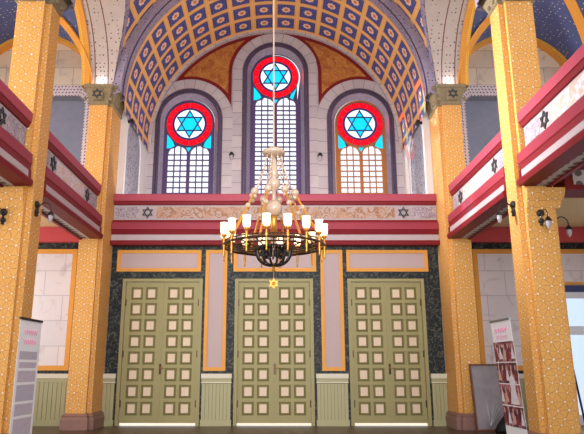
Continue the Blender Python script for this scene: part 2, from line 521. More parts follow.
# ------------------------------------------------------------------ window wall
wins = [(-3.24, 10.70, .87), (0.02, 12.66, .87), (3.22, 10.70, .87)]
ZB = 5.95
def window_wall():
    outer = [(-5.2, ZB), (5.2, ZB), (5.2, 15.0), (-5.2, 15.0)]
    holes = [arch_outline(c, z, 1.07, 6.2) for c, z, r in wins]
    mb = fill_plate(outer, holes, YG, YG, 'stone_upper')
    struct(mb, 'wall_windows', label='pale stone wall with three arched windows above the gallery', merge=False)
    nt = 20
    for i, (c, z, r) in enumerate(wins):
        b = MB(); n = 40
        lim = [(-9, -1.60), (-1.60, 1.60), (1.60, 9)][i]
        oo = [(min(max(p[0], lim[0]), lim[1]), p[1]) for p in arch_outline(c, z, 1.65, 5.95, n)]
        ring_band(b, arch_outline(c, z, 1.26, 5.95, n), oo, YG-.05, YG-.05, YG-.001, 'voussoir')
        struct(b, 'trim_%d' % nt); nt += 1
        b = MB()
        ring_band(b, arch_outline(c, z, 1.17, 5.95, n), arch_outline(c, z, 1.265, 5.95, n), YG-.09, YG-.07, YG-.001, 'purple_dark')
        ring_band(b, arch_outline(c, z, 1.08, 5.95, n), arch_outline(c, z, 1.16, 5.95, n), YG-.06, YG-.06, YG-.001, 'purple_dark')
        struct(b, 'trim_%d' % nt); nt += 1
        b = MB()   # splayed reveal
        ring_band(b, arch_outline(c, z-.06, .955, 5.95, n), arch_outline(c, z, 1.085, 5.95, n), YG+.2, YG-.03, None, 'reveal_grey')
        struct(b, 'trim_%d' % nt); nt += 1
    # vault border at the wall
    b = MB(); ring_band(b, arc(0, 9.73, 4.60, 0, PI, 64), arc(0, 9.73, 4.73, 0, PI, 64), YG-.12, YG-.12, YG-.001, 'voussoir')
    struct(b, 'trim_%d' % nt); nt += 1
    # painted spandrels between the arches
    for s in (-1, 1):
        def top(x, R): return 9.73+math.sqrt(max(0, R*R-x*x))
        def bot(x, r):
            zz = -9
            if abs(x) < r: zz = max(zz, 12.66+math.sqrt(r*r-x*x))
            d = x-3.23
            if abs(d) < r: zz = max(zz, 10.70+math.sqrt(r*r-d*d))
            return zz
        def region(R, r, step=.02):
            xs = [x*step for x in range(int(.2/step), int(4.4/step))]
            xs = sorted(set(xs+[r-.001, r+.001]))
            ok = [x for x in xs if bot(x, r) > 0 and top(x, R)-bot(x, r) > .012]
            up = [(s*x, top(x, R)) for x in ok]; dn = [(s*x, bot(x, r)) for x in ok]
            return up, dn
        root = thing('trim_%d' % nt, (s*2.2, YG, 12.5), None, None, None, 'structure'); nt += 1
        for nm, R, r, y, m in (('border', 4.595, 1.66, YG-.012, 'brown_dark_red'), ('field', 4.46, 1.79, YG-.02, 'spandrel')):
            up, dn = region(R, r); b = MB()
            for q in range(len(up)-1):
                pts = [(p[0], y, p[1]) for p in (dn[q], dn[q+1], up[q+1], up[q])]
                b.face(pts, m)
            b.build(nm, root)
    # ---- windows
    for i, (c, z, r) in enumerate(wins):
        z -= .07; WF = 'window_sunlit' if i == 2 else 'window_purple'
        c *= 1.005
        root = thing('window_%d' % (i+1), (c, YG+.4, 6), ['left arched stained glass window with red roundel and blue star', 'tall middle stained glass window with red roundel', 'right arched stained glass window with red roundel and brown frame, coloured as if sunlit'][i], None, None, 'structure')
        y0, y1 = YG+.19, YG+.29
        zl = z-1.24              # springing of the two lancets
        if i == 1: zl = z-1.22
        lr = .355; lc = .415
        circ = [(c+.895*math.cos(2*PI*k/48), z+.895*math.sin(2*PI*k/48)) for k in range(48)]
        lan = [arch_outline(c+s*lc, zl, lr, 6.1, 20) for s in (-1, 1)]
        tri = []
        for s in (-1, 1):
            tri.append([(c+s*.84, z-.40), (c+s*.84, z-1.0), (c+s*.66, z-.985), (c+s*.46, z-.92), (c+s*.6, z-.72)])
        mid = [(c-.12, z-.93), (c+.12, z-.93), (c, z-1.13)]
        out = arch_outline(c, z, .96, 6.0, 40)
        b = fill_plate(out, [circ]+lan+tri+[mid], y0, y1, WF); b.build('frame', root)
        yg = y0+.05
        def ringseg(b, r0, r1, a0, a1, mat, n=6, y=yg):
            for k in range(n):
                p, q = a0+(a1-a0)*k/n, a0+(a1-a0)*(k+1)/n
                b.face([(c+r0*math.cos(p), y, z+r0*math.sin(p)), (c+r1*math.cos(p), y, z+r1*math.sin(p)), (c+r1*math.cos(q), y, z+r1*math.sin(q)), (c+r0*math.cos(q), y, z+r0*math.sin(q))], mat)
        b = MB(); ringseg(b, .61, .91, 0, 2*PI, 'glass_red', 64); b.build('roundel_ring', root)
        b = MB()
        for k in range(16):
            a = 2*PI*k/16
            b.tube([(c+.62*math.cos(a), yg-.01, z+.62*math.sin(a)), (c+.9*math.cos(a), yg-.01, z+.9*math.sin(a))], .008, 'purple_dark', 5)
        ringseg(b, .575, .655, 0, 2*PI, 'leading', 64, yg-.02); ringseg(b, .87, .90, 0, 2*PI, 'purple_dark', 64, yg-.02)
        b.build('roundel_leading', root)
        R = .58
        hexp = []
        for k in range(6):
            a = PI/2+k*PI/3; hexp.append((c+R*math.cos(a), z+R*math.sin(a)))
            a += PI/6; hexp.append((c+R/math.sqrt(3)*math.cos(a), z+R/math.sqrt(3)*math.sin(a)))
        b = fill_plate([(c+.605*math.cos(2*PI*k/48), z+.605*math.sin(2*PI*k/48)) for k in range(48)], [hexp], yg, yg, 'glass_white'); b.build('roundel_disc', root, merge=False)
        b = MB()
        for k in range(12): b.face([(c, yg, z), (hexp[k][0], yg, hexp[k][1]), (hexp[(k+1) % 12][0], yg, hexp[(k+1) % 12][1])], 'glass_cyan')
        b.build('star_glass', root)
        b = MB(); hexagram(b, (c, yg-.005, z), R, .045, .03, 'y', 'leading'); b.build('star_leading', root)
        for tpts in tri+[mid]:
            b = MB(); b.face([(p[0], yg, p[1]) for p in tpts], 'glass_cyan'); b.build('corner_pane', root)
        for s in (-1, 1):
            cc = c+s*lc
            b = MB(); b.face([(p[0], yg, p[1]) for p in arch_outline(cc, zl, lr+.01, 6.1, 20)], 'glass_white'); pane = b.build('lancet_pane', root); pane['_org'] = tuple(root['_org'])
            b = MB(); bw = .023
            for q in (-1, 1): 
                x = cc+q*lr/3; b.box(x-bw, x+bw, yg-.02, yg+.02, 6.1, zl+math.sqrt(lr*lr-(lr/3)**2), WF)
            step = .185 if i == 1 else .215
            zz = zl
            while zz > 6.2:
                b.box(cc-lr, cc+lr, yg-.018, yg+.018, zz-bw, zz+bw, WF); zz -= step
            b.build('glazing_bars', pane)
window_wall()

# ------------------------------------------------------------------ vaults
def barrel(mb, y0, y1, R, zc, mat, a0=0.0, a1=PI, n=72, uu=18, v0=0.0, dv=.88, ny=1):
    for i in range(n):
        p, q = a0+(a1-a0)*i/n, a0+(a1-a0)*(i+1)/n
        for j in range(ny):
            ya, yb = y0+(y1-y0)*j/ny, y0+(y1-y0)*(j+1)/ny
            uvp, uvq = p/PI*uu, q/PI*uu
            va, vb = (ya-v0)/dv, (yb-v0)/dv
            mb.face([(R*math.cos(p), ya, zc+R*math.sin(p)), (R*math.cos(q), ya, zc+R*math.sin(q)), (R*math.cos(q), yb, zc+R*math.sin(q)), (R*math.cos(p), yb, zc+R*math.sin(p))], mat,
                    [(uvp, va), (uvq, va), (uvq, vb), (uvp, vb)])
YB0, YB1 = 17.1, 17.72       # the narrow transverse arch
mb = MB(); barrel(mb, YB1-.02, YG, 4.72, 9.73, 'coffer', a0=-.07, a1=PI+.07, v0=20.46)
struct(mb, 'ceiling_gallery', label='barrel vault with blue coffers on yellow above the gallery', merge=False)
def annulus(mb, y, r0, r1, z0, z1, mat, n=72):
    for i in range(n):
        p, q = PI*i/n, PI*(i+1)/n
        mb.face([(r0*math.cos(p), y, z0+r0*math.sin(p)), (r1*math.cos(p), y, z1+r1*math.sin(p)), (r1*math.cos(q), y, z1+r1*math.sin(q)), (r0*math.cos(q), y, z0+r0*math.sin(q))], mat)
def trans_band(y0, y1, name):
    mb = MB(); R = 4.66; zc = 9.75; n = 72
    for i in range(n):
        p, q = PI*i/n, PI*(i+1)/n
        for (ya, yb, rr) in ((y0, y0+.2, R+.04), (y0+.2, y1-.2, R), (y1-.2, y1, R+.04)):
            mb.face([(rr*math.cos(p), ya, zc+rr*math.sin(p)), (rr*math.cos(q), ya, zc+rr*math.sin(q)), (rr*math.cos(q), yb, zc+rr*math.sin(q)), (rr*math.cos(p), yb, zc+rr*math.sin(p))], 'purple_dotted',
                    [(rr*p, ya), (rr*q, ya), (rr*q, yb), (rr*p, yb)])
    annulus(mb, y0, R+.04, 5.05, zc, 9.65, 'purple_dotted'); annulus(mb, y1, R+.04, 5.05, zc, 9.65, 'purple_dotted')
    annulus(mb, y0+.2, R, R+.04, zc, zc, 'purple_dark'); annulus(mb, y1-.2, R, R+.04, zc, zc, 'purple_dark')
    struct(mb, name, label='narrow dotted transverse arch under the vault', merge=False)
trans_band(YB0, YB1, 'trim_50')
trans_band(YN-.05, YN+PD+.05, 'trim_51')

def nave_bay(y0, y1, tagname):
    """bay between pillars: coffered barrel pierced by an arcade arch on either side"""
    R, zc = 4.95, 9.65
    yc, r = (y0+y1)/2, (y1-y0)/2
    mb = MB(); n = 36; ny = 28
    def zarch(y, rr): return ZS+math.sqrt(max(0, rr*rr-(y-yc)**2))
    for s in (-1, 1):
        for j in range(ny):
            ya, yb = yc-r*math.cos(PI*j/ny), yc-r*math.cos(PI*(j+1)/ny)
            def ang(y):
                z = zarch(y, r); return math.asin(min(1, max(0, (z-zc)/R)))
            A, B = ang(ya), ang(yb)
            for i in range(n):
                def pt(a0, t, y):
                    a = a0+(PI/2-a0)*t
                    return (s*R*math.cos(a), y, zc+R*math.sin(a)), ((a if s > 0 else PI-a)/PI*18, (y-20.46)/.88)
                q = [pt(A, i/n, ya), pt(A, (i+1)/n, ya), pt(B, (i+1)/n, yb), pt(B, i/n, yb)]
                mb.face([p[0] for p in q], 'coffer', [p[1] for p in q])
    struct(mb, 'ceiling_nave_%s' % tagname, label='coffered nave vault pierced by side arches', merge=False)
    for s, side in ((-1, 'left'), (1, 'right')):
        mb = MB(); na = 40; L = 0
        for j in range(na):
            t0, t1 = PI*j/na, PI*(j+1)/na
            def P(t, rr, x): return (s*x, yc-rr*math.cos(t), ZS+rr*math.sin(t))
            def xn(t, rr=r):
                z = ZS+rr*math.sin(t); return math.sqrt(max(.1, R*R-(z-zc)**2))
            La, Lb = r*t0, r*t1
            # cream soffit
            mb.face([P(t0, r, xn(t0)), P(t1, r, xn(t1)), P(t1, r, 5.65), P(t0, r, 5.65)], 'arch_cream', [(xn(t0)-4.95, La), (xn(t1)-4.95, Lb), (.7, Lb), (.7, La)])
            # stepped yellow soffit towards the aisle
            r2 = r-.05
            mb.face([P(t0, r, 5.65), P(t1, r, 5.65), P(t1, r2, 5.65), P(t0, r2, 5.65)], 'orange_frame')
            mb.face([P(t0, r2, 5.65), P(t1, r2, 5.65), P(t1, r2, 5.80), P(t0, r2, 5.80)], 'orange_frame')
            mb.face([P(t0, r2, 5.80), P(t1, r2, 5.80), P(t1, r2, 5.9), P(t0, r2, 5.9)], 'yellow_dotted', [(0, La), (0, Lb), (.1, Lb), (.1, La)])
            mb.face([P(t0, r2, 5.9), P(t1, r2, 5.9), P(t1, r+.3, 5.9), P(t0, r+.3, 5.9)], 'orange_frame')
            # archivolt on the vault side
            def Q(t, rr):
                z = ZS+rr*math.sin(t); x = math.sqrt(max(.1, R*R-(z-zc)**2))-.015
                return (s*x, yc-rr*math.cos(t), z)
            mb.face([Q(t0, r), Q(t1, r), Q(t1, r+.2), Q(t0, r+.2)], 'purple_dotted', [(0, La), (0, Lb), (.2, Lb), (.2, La)])
        struct(mb, 'trim_arcade_%s_%s' % (tagname, side), label='cream dotted arcade arch with yellow edge on the %s' % side, merge=False)
nave_bay(YN+PD, YF, 'far')
nave_bay(YN-4.45-.0, YN, 'near')
for s, side in ((-1, 'left'), (1, 'right')):
    # walling over each pillar between the arches
    mb = MB()
    mb.box(*sorted((s*4.9, s*5.66)), YN+.002, YN+PD-.002, ZS, 12.6, 'cream_dotted')
    mb.box(*sorted((s*4.9, s*5.66)), YF+.002, YW, ZS, 12.6, 'cream_dotted')
    struct(mb, 'wall_spandrel_%s' % side, label='wall above the %s pillars' % side)

def aisle_vault(y0, y1, s, name, ribs=True):
    x0, x1 = 5.65, 9.85
    yc, ry, xc, rx = (y0+y1)/2, (y1-y0)/2, (x0+x1)/2, (x1-x0)/2
    H = 2.3
    mb = MB(); n = 36
    def zz(x, y):
        a = H*math.sqrt(max(0, 1-((y-yc)/ry)**2)); b = H*math.sqrt(max(0, 1-((x-xc)/rx)**2))
        return ZS+max(a, b)
    xs = [xc-rx*math.cos(PI*i/n) for i in range(n+1)]; ys = [yc-ry*math.cos(PI*i/n) for i in range(n+1)]
    for i in range(n):
        for j in range(n):
            q = [(xs[i], ys[j]), (xs[i+1], ys[j]), (xs[i+1], ys[j+1]), (xs[i], ys[j+1])]
            mb.face([(s*x, y, zz(x, y)) for x, y in q], 'starry', [(x, y) for x, y in q])
    struct(mb, name, label='blue starry groin vault over the aisle', merge=False)
    mb = MB()
    for dx, dy in ((1, 1), (1, -1)):
        L, Rr = [], []
        for k in range(41):
            t = -math.cos(PI*k/40)
            x, y = xc+dx*rx*t, yc+dy*ry*t
            z = ZS+H*math.sqrt(max(0, 1-t*t))-.04
            w = .13; nx, nyy = -dy*ry, dx*rx; m = math.hypot(nx, nyy)
            L.append((s*(x+nx/m*w), y+nyy/m*w, z)); Rr.append((s*(x-nx/m*w), y-nyy/m*w, z))
        for k in range(40):
            up = lambda p: (p[0], p[1], p[2]+.07)
            mb.face([L[k], L[k+1], Rr[k+1], Rr[k]], 'orange_frame')
            mb.face([L[k], L[k+1], up(L[k+1]), up(L[k])], 'orange_frame'); mb.face([Rr[k], Rr[k+1], up(Rr[k+1]), up(Rr[k])], 'orange_frame')
    struct(mb, name.replace('ceiling', 'trim'), label='yellow ribs of the aisle vault', merge=False)
for s, side in ((-1, 'left'), (1, 'right')):
    aisle_vault(YN+PD, YF, s, 'ceiling_aisle_%s' % side)
    # end strip, barrel between pillar and end wall, with the yellow wall arch
    mb = MB(); n = 32; xc, rx, H = 7.75, 2.1, 2.3
    for k in range(n):
        a, b = PI*k/n, PI*(k+1)/n
        def P(t, y, g=0): return (s*(xc+(rx-g)*math.cos(t)), y, ZS+(H-g)*math.sin(t))
        mb.face([P(a, YF), P(b, YF), P(b, YW-.3), P(a, YW-.3)], 'starry', [(2*a, YF), (2*b, YF), (2*b, YW), (2*a, YW)])
        mb.face([P(a, YW-.3, .1), P(b, YW-.3, .1), P(b, YW, .1), P(a, YW, .1)], 'orange_frame')
        mb.face([P(a, YW-.3, .1), P(b, YW-.3, .1), P(b, YW-.3, -.02), P(a, YW-.3, -.02)], 'yellow_dotted', [(2*a, 0), (2*b, 0), (2*b, .2), (2*a, .2)])
    struct(mb, 'ceiling_aisle_end_%s' % side, label='starry vault strip with yellow wall arch at the aisle end', merge=False)

# ------------------------------------------------------------------ pillars
def pillar_plan(s, y0, y1, o=0.0, rear=True):
    pts = [(XN-o, y0+.12-o), (XN+.12-o, y0+.12-o), (XN+.12-o, y0-o), (5.63+o, y0-o), (5.63+o, y0+.08-o), (5.70+o, y0+.08-o)] if rear else [(XN-o, y0+.12-o), (XN+.12-o, y0+.12-o), (XN+.12-o, y0-o), (5.61+o, y0-o)]
    if rear: pts += [(5.70+o, y1+o), (XN+.12-o, y1+o), (XN+.12-o, y1-.12+o), (XN-o, y1-.12+o)]
    else: pts += [(5.61+o, y1), (XN-o, y1)]
    pts = [(s*x, y) for x, y in pts]
    return pts if s > 0 else pts[::-1]
def pillar(s, y0, y1, rear, label):
    root = thing('pillar', (s*5.3, y0+.3, 0), label, 'pillar', 'tall yellow pillars of the nave')
    b = MB(); zt = ZS
    rings = [[(x, y, z) for x, y in pillar_plan(s, y0, y1, 0, rear)] for z in (.3, 9.5)]
    b.loft(rings, 'pillar'); b.build('shaft', root)
    b = MB(); st = [(0, .1), (.26, .1), (.32, .07), (.36, .08), (.42, .012)]
    b.loft([[(x, y, z) for x, y in pillar_plan(s, y0, y1, o, rear)] for z, o in st], 'base_stone'); b.build('base', root)
    if rear:
        b = MB(); st = [(4.72, .004), (4.78, .03), (4.86, .035), (4.93, .07), (5.03, .09), (5.14, .095)]
        pl = lambda o: [(s*x, y) for x, y in ([(XN+.13, y0-o), (5.72+o*1.4, y0-o), (5.72+o*1.4, y1+o), (XN+.13, y1+o)][::(1 if s > 0 else -1)])]
        b.loft([[(x, y, z) for x, y in pl(o)] for z, o in st], 'pillar'); b.build('corbel', root)
    b = MB(); st = [(9.32, .0), (9.36, .05), (9.45, .03), (9.6, .07), (9.75, .12), (9.83, .13), (9.85, .17), (9.94, .17)]
    kz = .8 if rear else 1.0
    b.loft([[(x, y, 9.94-(9.94-z)*kz) for x, y in pillar_plan(s, y0, y1, o, rear)] for z, o in st], 'capital_stone')
    for q in range(4):      # carved leaves and corner scrolls
        for xx in (XN+.02+.26*q,):
            b.ball((s*xx, y0-.05, 9.94-.44*kz), .06, 'capital_stone', 8); b.ball((s*xx, y0-.1, 9.78), .06, 'capital_stone', 8)
    for yy in (y0+.25, y0+.5):
        b.ball((s*(XN-.05), yy, 9.94-.44*kz), .06, 'capital_stone', 8)
    cap = b.build('capital', root); cap['_org'] = tuple(root['_org'])
    b = MB(); b.lathe([(.001, -.13), (.17, -.13), (.19, -.1), (.19, 0)], (s*5.36, y0-.03, 9.63), 'capital_stone', 16, 'y')
    hexagram(b, (s*5.36, y0-.16, 9.63), .17, .028, .02, 'y', 'star_dark')
    b.build('star_emblem', cap)
    return root
pillar(-1, YF, YW-.004, False, 'far yellow netted pillar at the left end of the door wall')
pillar(1, YF, YW-.004, False, 'far yellow netted pillar at the right end of the door wall, behind the framed board')
pillar(-1, YN, YN+PD, True, 'near yellow netted pillar beside the white text banner')
pillar(1, YN, YN+PD, True, 'near yellow netted pillar beside the photo collage banner')

# ------------------------------------------------------------------ gallery parapets
PROF = [  # (d outward, z, material of the face that follows)
    (-.16, 6.79, 'rail_red'), (.05, 6.79, 'rail_red'), (.065, 6.76, 'rail_red'), (.05, 6.57, 'deep_red'), (.03, 6.55, 'deep_red'), (.0, 6.46, 'deep_red'), (-.045, 6.45, 'strip_grey'),
    (-.045, 5.99, 'deep_red'), (.03, 5.97, 'deep_red'), (.05, 5.89, 'mid_red'), (.12, 5.87, 'mid_red'), (.125, 5.66, 'deep_red'), (.10, 5.63, 'deep_red'), (.05, 5.51, 'strip_grey'),
    (.045, 5.34, 'deep_red'), (.14, 5.32, 'deep_red'), (.16, 5.28, 'deep_red'), (.13, 5.19, 'deep_red'), (-.16, 5.19, 'deep_red')]
SIDE = [0, .05, .065, .05, .03, 0, -.045, -.045, .03, .05, .14, .145, .13, .12, .125, .19, .21, .18, 0]
PROF_SIDE = [(p[0] if i in (0, 18) else SIDE[i], p[1], p[2]) for i, p in enumerate(PROF)]
PROF_SIDE = [PROF[0]] + PROF_SIDE[1:]
def parapet(name, label, T, L0, L1, stars, cat='balcony', ends=True):
    """T(along, d, z) -> point; built between L0 and L1"""
    mid = (L0+L1)/2
    root = thing(name, T(mid, 0, 5.19), label, cat, 'painted gallery parapets')
    def seg(i0, i1, nm, a=L0, bb=L1):
        b = MB(); pts = (PROF_SIDE if ends else PROF)[i0:i1+1]
        poly = [(p[0], p[1]) for p in pts]+[(-.16, pts[-1][1])] + ([(-.16, pts[0][1])] if pts[0][0] != -.16 else [])
        if abs(poly[-1][0]-poly[0][0]) < 1e-6 and abs(poly[-1][1]-poly[0][1]) < 1e-6: poly.pop()
        if pts[-1][0] == -.16: poly = [(p[0], p[1]) for p in pts]+[(-.16, pts[0][1])]
        mm = [pts[i][2] if i < len(pts)-1 else 'deep_red' for i in range(len(poly))]
        b.prism(poly, lambda p: T(a, p[0], p[1]), lambda p: T(bb, p[0], p[1]), pts[0][2], True, mm)
        return b.build(nm, root)
    seg(0, 6, 'rail'); pan = seg(6, 7, 'panel'); seg(7, 13, 'moulding'); seg(13, 14, 'fascia'); seg(14, 18, 'cornice')
    pan['_org'] = tuple(root['_org'])
    def plate(a0, a1, z0, z1, d, mat, nm, p=root):
        b = MB(); b.prism([(a0, z0), (a1, z0), (a1, z1), (a0, z1)], lambda q: T(q[0], -.0455, q[1]), lambda q: T(q[0], d, q[1]), mat); return b.build(nm, p)
    if ends:   # red returns that close the fascia at either end
        for (a0, a1) in ((L0, L0+.07), (L1-.07, L1)):
            b = MB(); b.prism([(a0, 5.33), (a1, 5.33), (a1, 5.52), (a0, 5.52)], lambda q: T(q[0], -.1, q[1]), lambda q: T(q[0], .15, q[1]), 'deep_red'); b.build('end_block', root)
    stars = sorted(stars)
    hs = .21
    edges = [L0+.03] + sum([[t-hs-.06, t+hs+.06] for t in stars], []) + [L1-.03]
    for q in range(0, len(edges), 2):
        a0, a1 = edges[q], edges[q+1]
        if a1-a0 > .1:
            mid_ = len(stars) > 1 and 0 < q < len(edges)-2
            plate(a0, a1, 6.04, 6.40, -.035, ('frieze_orange' if not ends else 'frieze_lit') if mid_ else 'frieze_grey', 'painted_panel', pan)
    for t in stars:
        b = MB(); c = T(t, -.044, 6.22); c2 = T(t, .0, 6.22); dx, dy = c2[0]-c[0], c2[1]-c[1]
        hexagram(b, c, .19, .026, .03, 'y' if abs(dy) > abs(dx) else ('x+' if dx > 0 else 'x-'), 'star_dark')
        b.build('star_emblem', pan)
    return root, seg
parapet('gallery_parapet', 'wide red gallery parapet above the doors, facing the camera', lambda a, d, z: (a, 18.06-d, z), -XN+.01, XN-.01, [-3.9, 3.93, 0.0], ends=False)
def side_par(s, y0, y1, stars, label):
    T = lambda a, d, z: (s*(5.13-d), a, z)
    root, seg = parapet('gallery_parapet', label, T, y0, y1, stars)
    b = MB()      # soffit with ring ornament between two red edges
    def bx(x0, x1, z0, z1, m): b.box(*sorted((s*x0, s*x1)), y0, y1, z0, z1, m)
    bx(5.292, 5.52, 5.2, 5.3, 'soffit_rings'); bx(5.52, 5.6, 5.16, 5.3, 'deep_red')
    b.build('soffit', root)
    b = MB(); bx(5.27+.03, 5.62, 5.3, 5.74, 'deep_red'); b.build('beam', root)
side_par(-1, YN+PD+.02, YF-.015, [13.49, 16.14], 'left gallery parapet between the near and far pillars')
side_par(1, YN+PD+.02, YF-.015, [13.64, 16.35], 'right gallery parapet between the near and far pillars')
side_par(-1, 7.4, YN-.015, [8.55, 10.73], 'left gallery parapet in front of the near pillar, cut by the photo edge')
side_par(1, 7.4, YN-.015, [8.55, 10.9], 'right gallery parapet in front of the near pillar, cut by the photo edge')

# gallery floors
mb = MB(); mb.box(-XN+.02, XN-.02, 18.25, YG+.3, 5.22, 5.9, 'beige_ceiling'); struct(mb, 'floor_gallery', label='gallery floor above the doors')
for s, side in ((-1, 'left'), (1, 'right')):
    mb = MB(); mb.box(*sorted((s*5.74, s*XO)), 5.5, YW-.01, 5.76, 5.95, 'beige_ceiling'); mb.box(*sorted((s*5.3, s*5.74)), YN+PD+.01, YF-.01, 5.76, 5.95, 'beige_ceiling'); mb.box(*sorted((s*5.3, s*5.74)), 5.5, YN-.01, 5.76, 5.95, 'beige_ceiling'); struct(mb, 'ceiling_under_gallery_%s' % side, label='beige ceiling under the %s gallery' % side)
    mb = MB()
    mb.box(*sorted((s*5.74, s*XO)), YW-.22, YW-.006, 5.30, 5.755, 'coral_red')
    struct(mb, 'trim_beam_end_%s' % side, label='red beam along the end wall of the %s aisle' % side)
    mb = MB()
    mb.box(*sorted((s*5.93, s*XO)), YN+.05, YN+PD-.05, 5.14, 5.755, 'brown_dark_red')
    mb.box(*sorted((s*6.1, s*XO)), YN+.03, YN+PD-.03, 5.24, 5.55, 'soffit_rings')
    struct(mb, 'trim_beam_cross_%s' % side, label='red cross beam under the %s gallery' % side)

# ------------------------------------------------------------------ aisle end walls, outer walls
for s, side in ((-1, 'left'), (1, 'right')):
    def R(x0, z0, x1, z1): return [(s*x0, z0), (s*x1, z0), (s*x1, z1), (s*x0, z1)]
    nich = [(s*6.13, 6.0), (s*6.13, 9.85), (s*6.2, 10.05), (s*6.35, 10.15), (s*9.1, 10.15), (s*9.3, 10.05), (s*9.38, 9.85), (s*9.38, 6.0)]
    holes = [nich]
    if s > 0: holes.append(R(8.32, .02, 9.8, 3.92))
    mb = fill_plate(R(XN+.01, -.0, XO, 13.0), holes, YW, YW, 'stone_gallery')
    struct(mb, 'wall_aisle_end_%s' % side, label='stone end wall of the %s aisle' % side, merge=False)
    # niche: grey-blue back and patterned jamb
    mb = MB(); n = len(nich)
    for i in range(n-1):
        a, b_ = nich[i], nich[i+1]
        mb.face([(a[0], YW, a[1]), (b_[0], YW, b_[1]), (b_[0], YW+.35, b_[1]), (a[0], YW+.35, a[1])], 'gallery_grey')
    mb.face([(p[0], YW+.35, p[1]) for p in nich], 'gallery_grey')
    struct(mb, 'wall_niche_%s' % side, label='blue grey recess in the %s gallery end wall' % side, merge=False)
    mb = MB()
    o2 = [(s*5.90, 6.0), (s*5.90, 10.1), (s*5.95, 10.35), (s*6.2, 10.52), (s*9.25, 10.52), (s*9.5, 10.35), (s*9.6, 10.1), (s*9.6, 6.0)]
    ring_band(mb, nich, o2, YW-.04, YW-.04, YW-.001, 'jamb_dotted')
    struct(mb, 'trim_niche_%s' % side, label='dotted band around the gallery recess on the %s' % side, merge=False)
    # framed stone panel and wainscot under the gallery
    x1 = 9.7
    root = thing('trim_panel_%s' % side, (s*6, YW, 1.5), 'stone panel in orange frame on the %s aisle wall' % side, None, None, 'structure')
    mb = MB(); mb.box(*sorted((s*5.74, s*XO)), YW-.02, YW-.003, 1.44, 5.3, 'marble') if s < 0 else mb.box(5.74, 8.25, YW-.02, YW-.003, 1.44, 5.3, 'marble')
    if s > 0: mb.box(8.25, XO, YW-.02, YW-.003, 4.02, 5.3, 'marble')
    mb.build('marble_border', root)
    xr = 9.4 if s < 0 else 9.9
    z0 = 1.53 if s < 0 else 1.53
    mb = MB(); w = .14
    xa, xb = 5.98, (9.4 if s < 0 else 9.9)
    if s < 0:
        for q in ((xa, xb, 4.96, 5.1), (xa, xb, 1.53, 1.67), (xa, xa+w, 1.67, 4.96), (xb-w, xb, 1.67, 4.96)): mb.box(*sorted((s*q[0], s*q[1])), YW-.06, YW-.021, q[2], q[3], 'orange_frame')
    else:
        for q in ((xa, xb, 4.96, 5.1), (xa, 8.25, 1.53, 1.67), (xa, xa+w, 1.67, 4.96)): mb.box(q[0], q[1], YW-.06, YW-.021, q[2], q[3], 'orange_frame')
        mb.box(8.25, xb, YW-.06, YW-.021, 4.02, 4.10, 'orange_frame')
    mb.build('frame', root)
    mb = MB()
    if s < 0: mb.box(-xb+w, -xa-w, YW-.035, YW-.022, 1.67, 4.96, 'stone_aisle')
    else:
        mb.box(xa+w, 8.25, YW-.035, YW-.022, 1.67, 4.96, 'stone_aisle'); mb.box(8.25, xb, YW-.035, YW-.022, 4.10, 4.96, 'stone_aisle')
    mb.build('stone', root)
    root = thing('trim_wainscot_%s' % side, (s*6, YW, 0), 'olive boarding along the %s aisle end' % side, None, None, 'structure')
    mb = MB(); xe = XO if s < 0 else 8.25
    k = 0; x = 5.75
    while x < xe-.1:
        mb.box(*sorted((s*(x+.006), s*(x+.122))), YW-.05, YW-.005, .16, 1.2, 'wainscot_paint'); x += .128
    mb.box(*sorted((s*5.74, s*xe)), YW-.035, YW-.004, .1, 1.2, 'olive_edge'); mb.build('boarding', root)
    mb = MB(); mb.box(*sorted((s*5.74, s*xe)), YW-.065, YW-.004, 1.2, 1.31, 'wainscot_paint'); mb.box(*sorted((s*5.74, s*xe)), YW-.09, YW-.004, 1.31, 1.44, 'cap_stone'); mb.build('cap', root)
    mb = MB(); mb.box(*sorted((s*5.74, s*xe)), YW-.07, YW-.004, 0, .16, 'wainscot_paint'); mb.build('skirting', root)
    # outer wall with tall window openings
    ops = []
    for yc in (14.7, 9.7):
        ops.append([(yc-1.1, 7.0), (yc+1.1, 7.0), (yc+1.1, 9.5), (yc-1.1, 9.5)])
        ops.append([(yc-.9, 1.6), (yc+.9, 1.6), (yc+.9, 4.6), (yc-.9, 4.6)])
    pl = fill_plate([(5.5, 0), (YW, 0), (YW, 13), (5.5, 13)], ops, 0, 0, 'stone_aisle')
    mb = MB()
    for f, uvs in zip(pl.f, pl.uv): mb.face([(s*XO, pl.v[i][0], pl.v[i][2]) for i in f], 'stone_aisle')
    struct(mb, 'wall_%s' % side, label='outer stone wall of the %s aisle' % side, merge=False)
    # side wall of the gallery between pillar and window wall, with its arched opening
    op = [(20.42, 6.2), (20.42, 8.85)] + [(19.42+1.0*math.cos(PI*i/16), 8.85+.85*math.sin(PI*i/16)) for i in range(1, 16)] + [(18.42, 8.85), (18.42, 6.2)]
    pl = fill_plate([(YW, 5.92), (YG, 5.92), (YG, 9.9), (YW, 9.9)], [op], 0, 0, 'white_stone')
    mb = MB()
    for f in pl.f: mb.face([(s*4.74, pl.v[i][0], pl.v[i][2]) for i in f], 'white_stone')
    for i in range(len(op)):
        a, b_ = op[i], op[(i+1) % len(op)]
        mb.face([(s*4.74, a[0], a[1]), (s*4.74, b_[0], b_[1]), (s*4.79, b_[0], b_[1]), (s*4.79, a[0], a[1])], 'white_stone')
    mb.face([(s*4.74, YW, 5.92), (s*5.08, YW+.001, 5.92), (s*5.08, YW+.001, 9.9), (s*4.74, YW, 9.9)], 'white_stone')
    struct(mb, 'wall_gallery_%s' % side, label='white wall with arched opening at the %s end of the gallery' % side, merge=False)
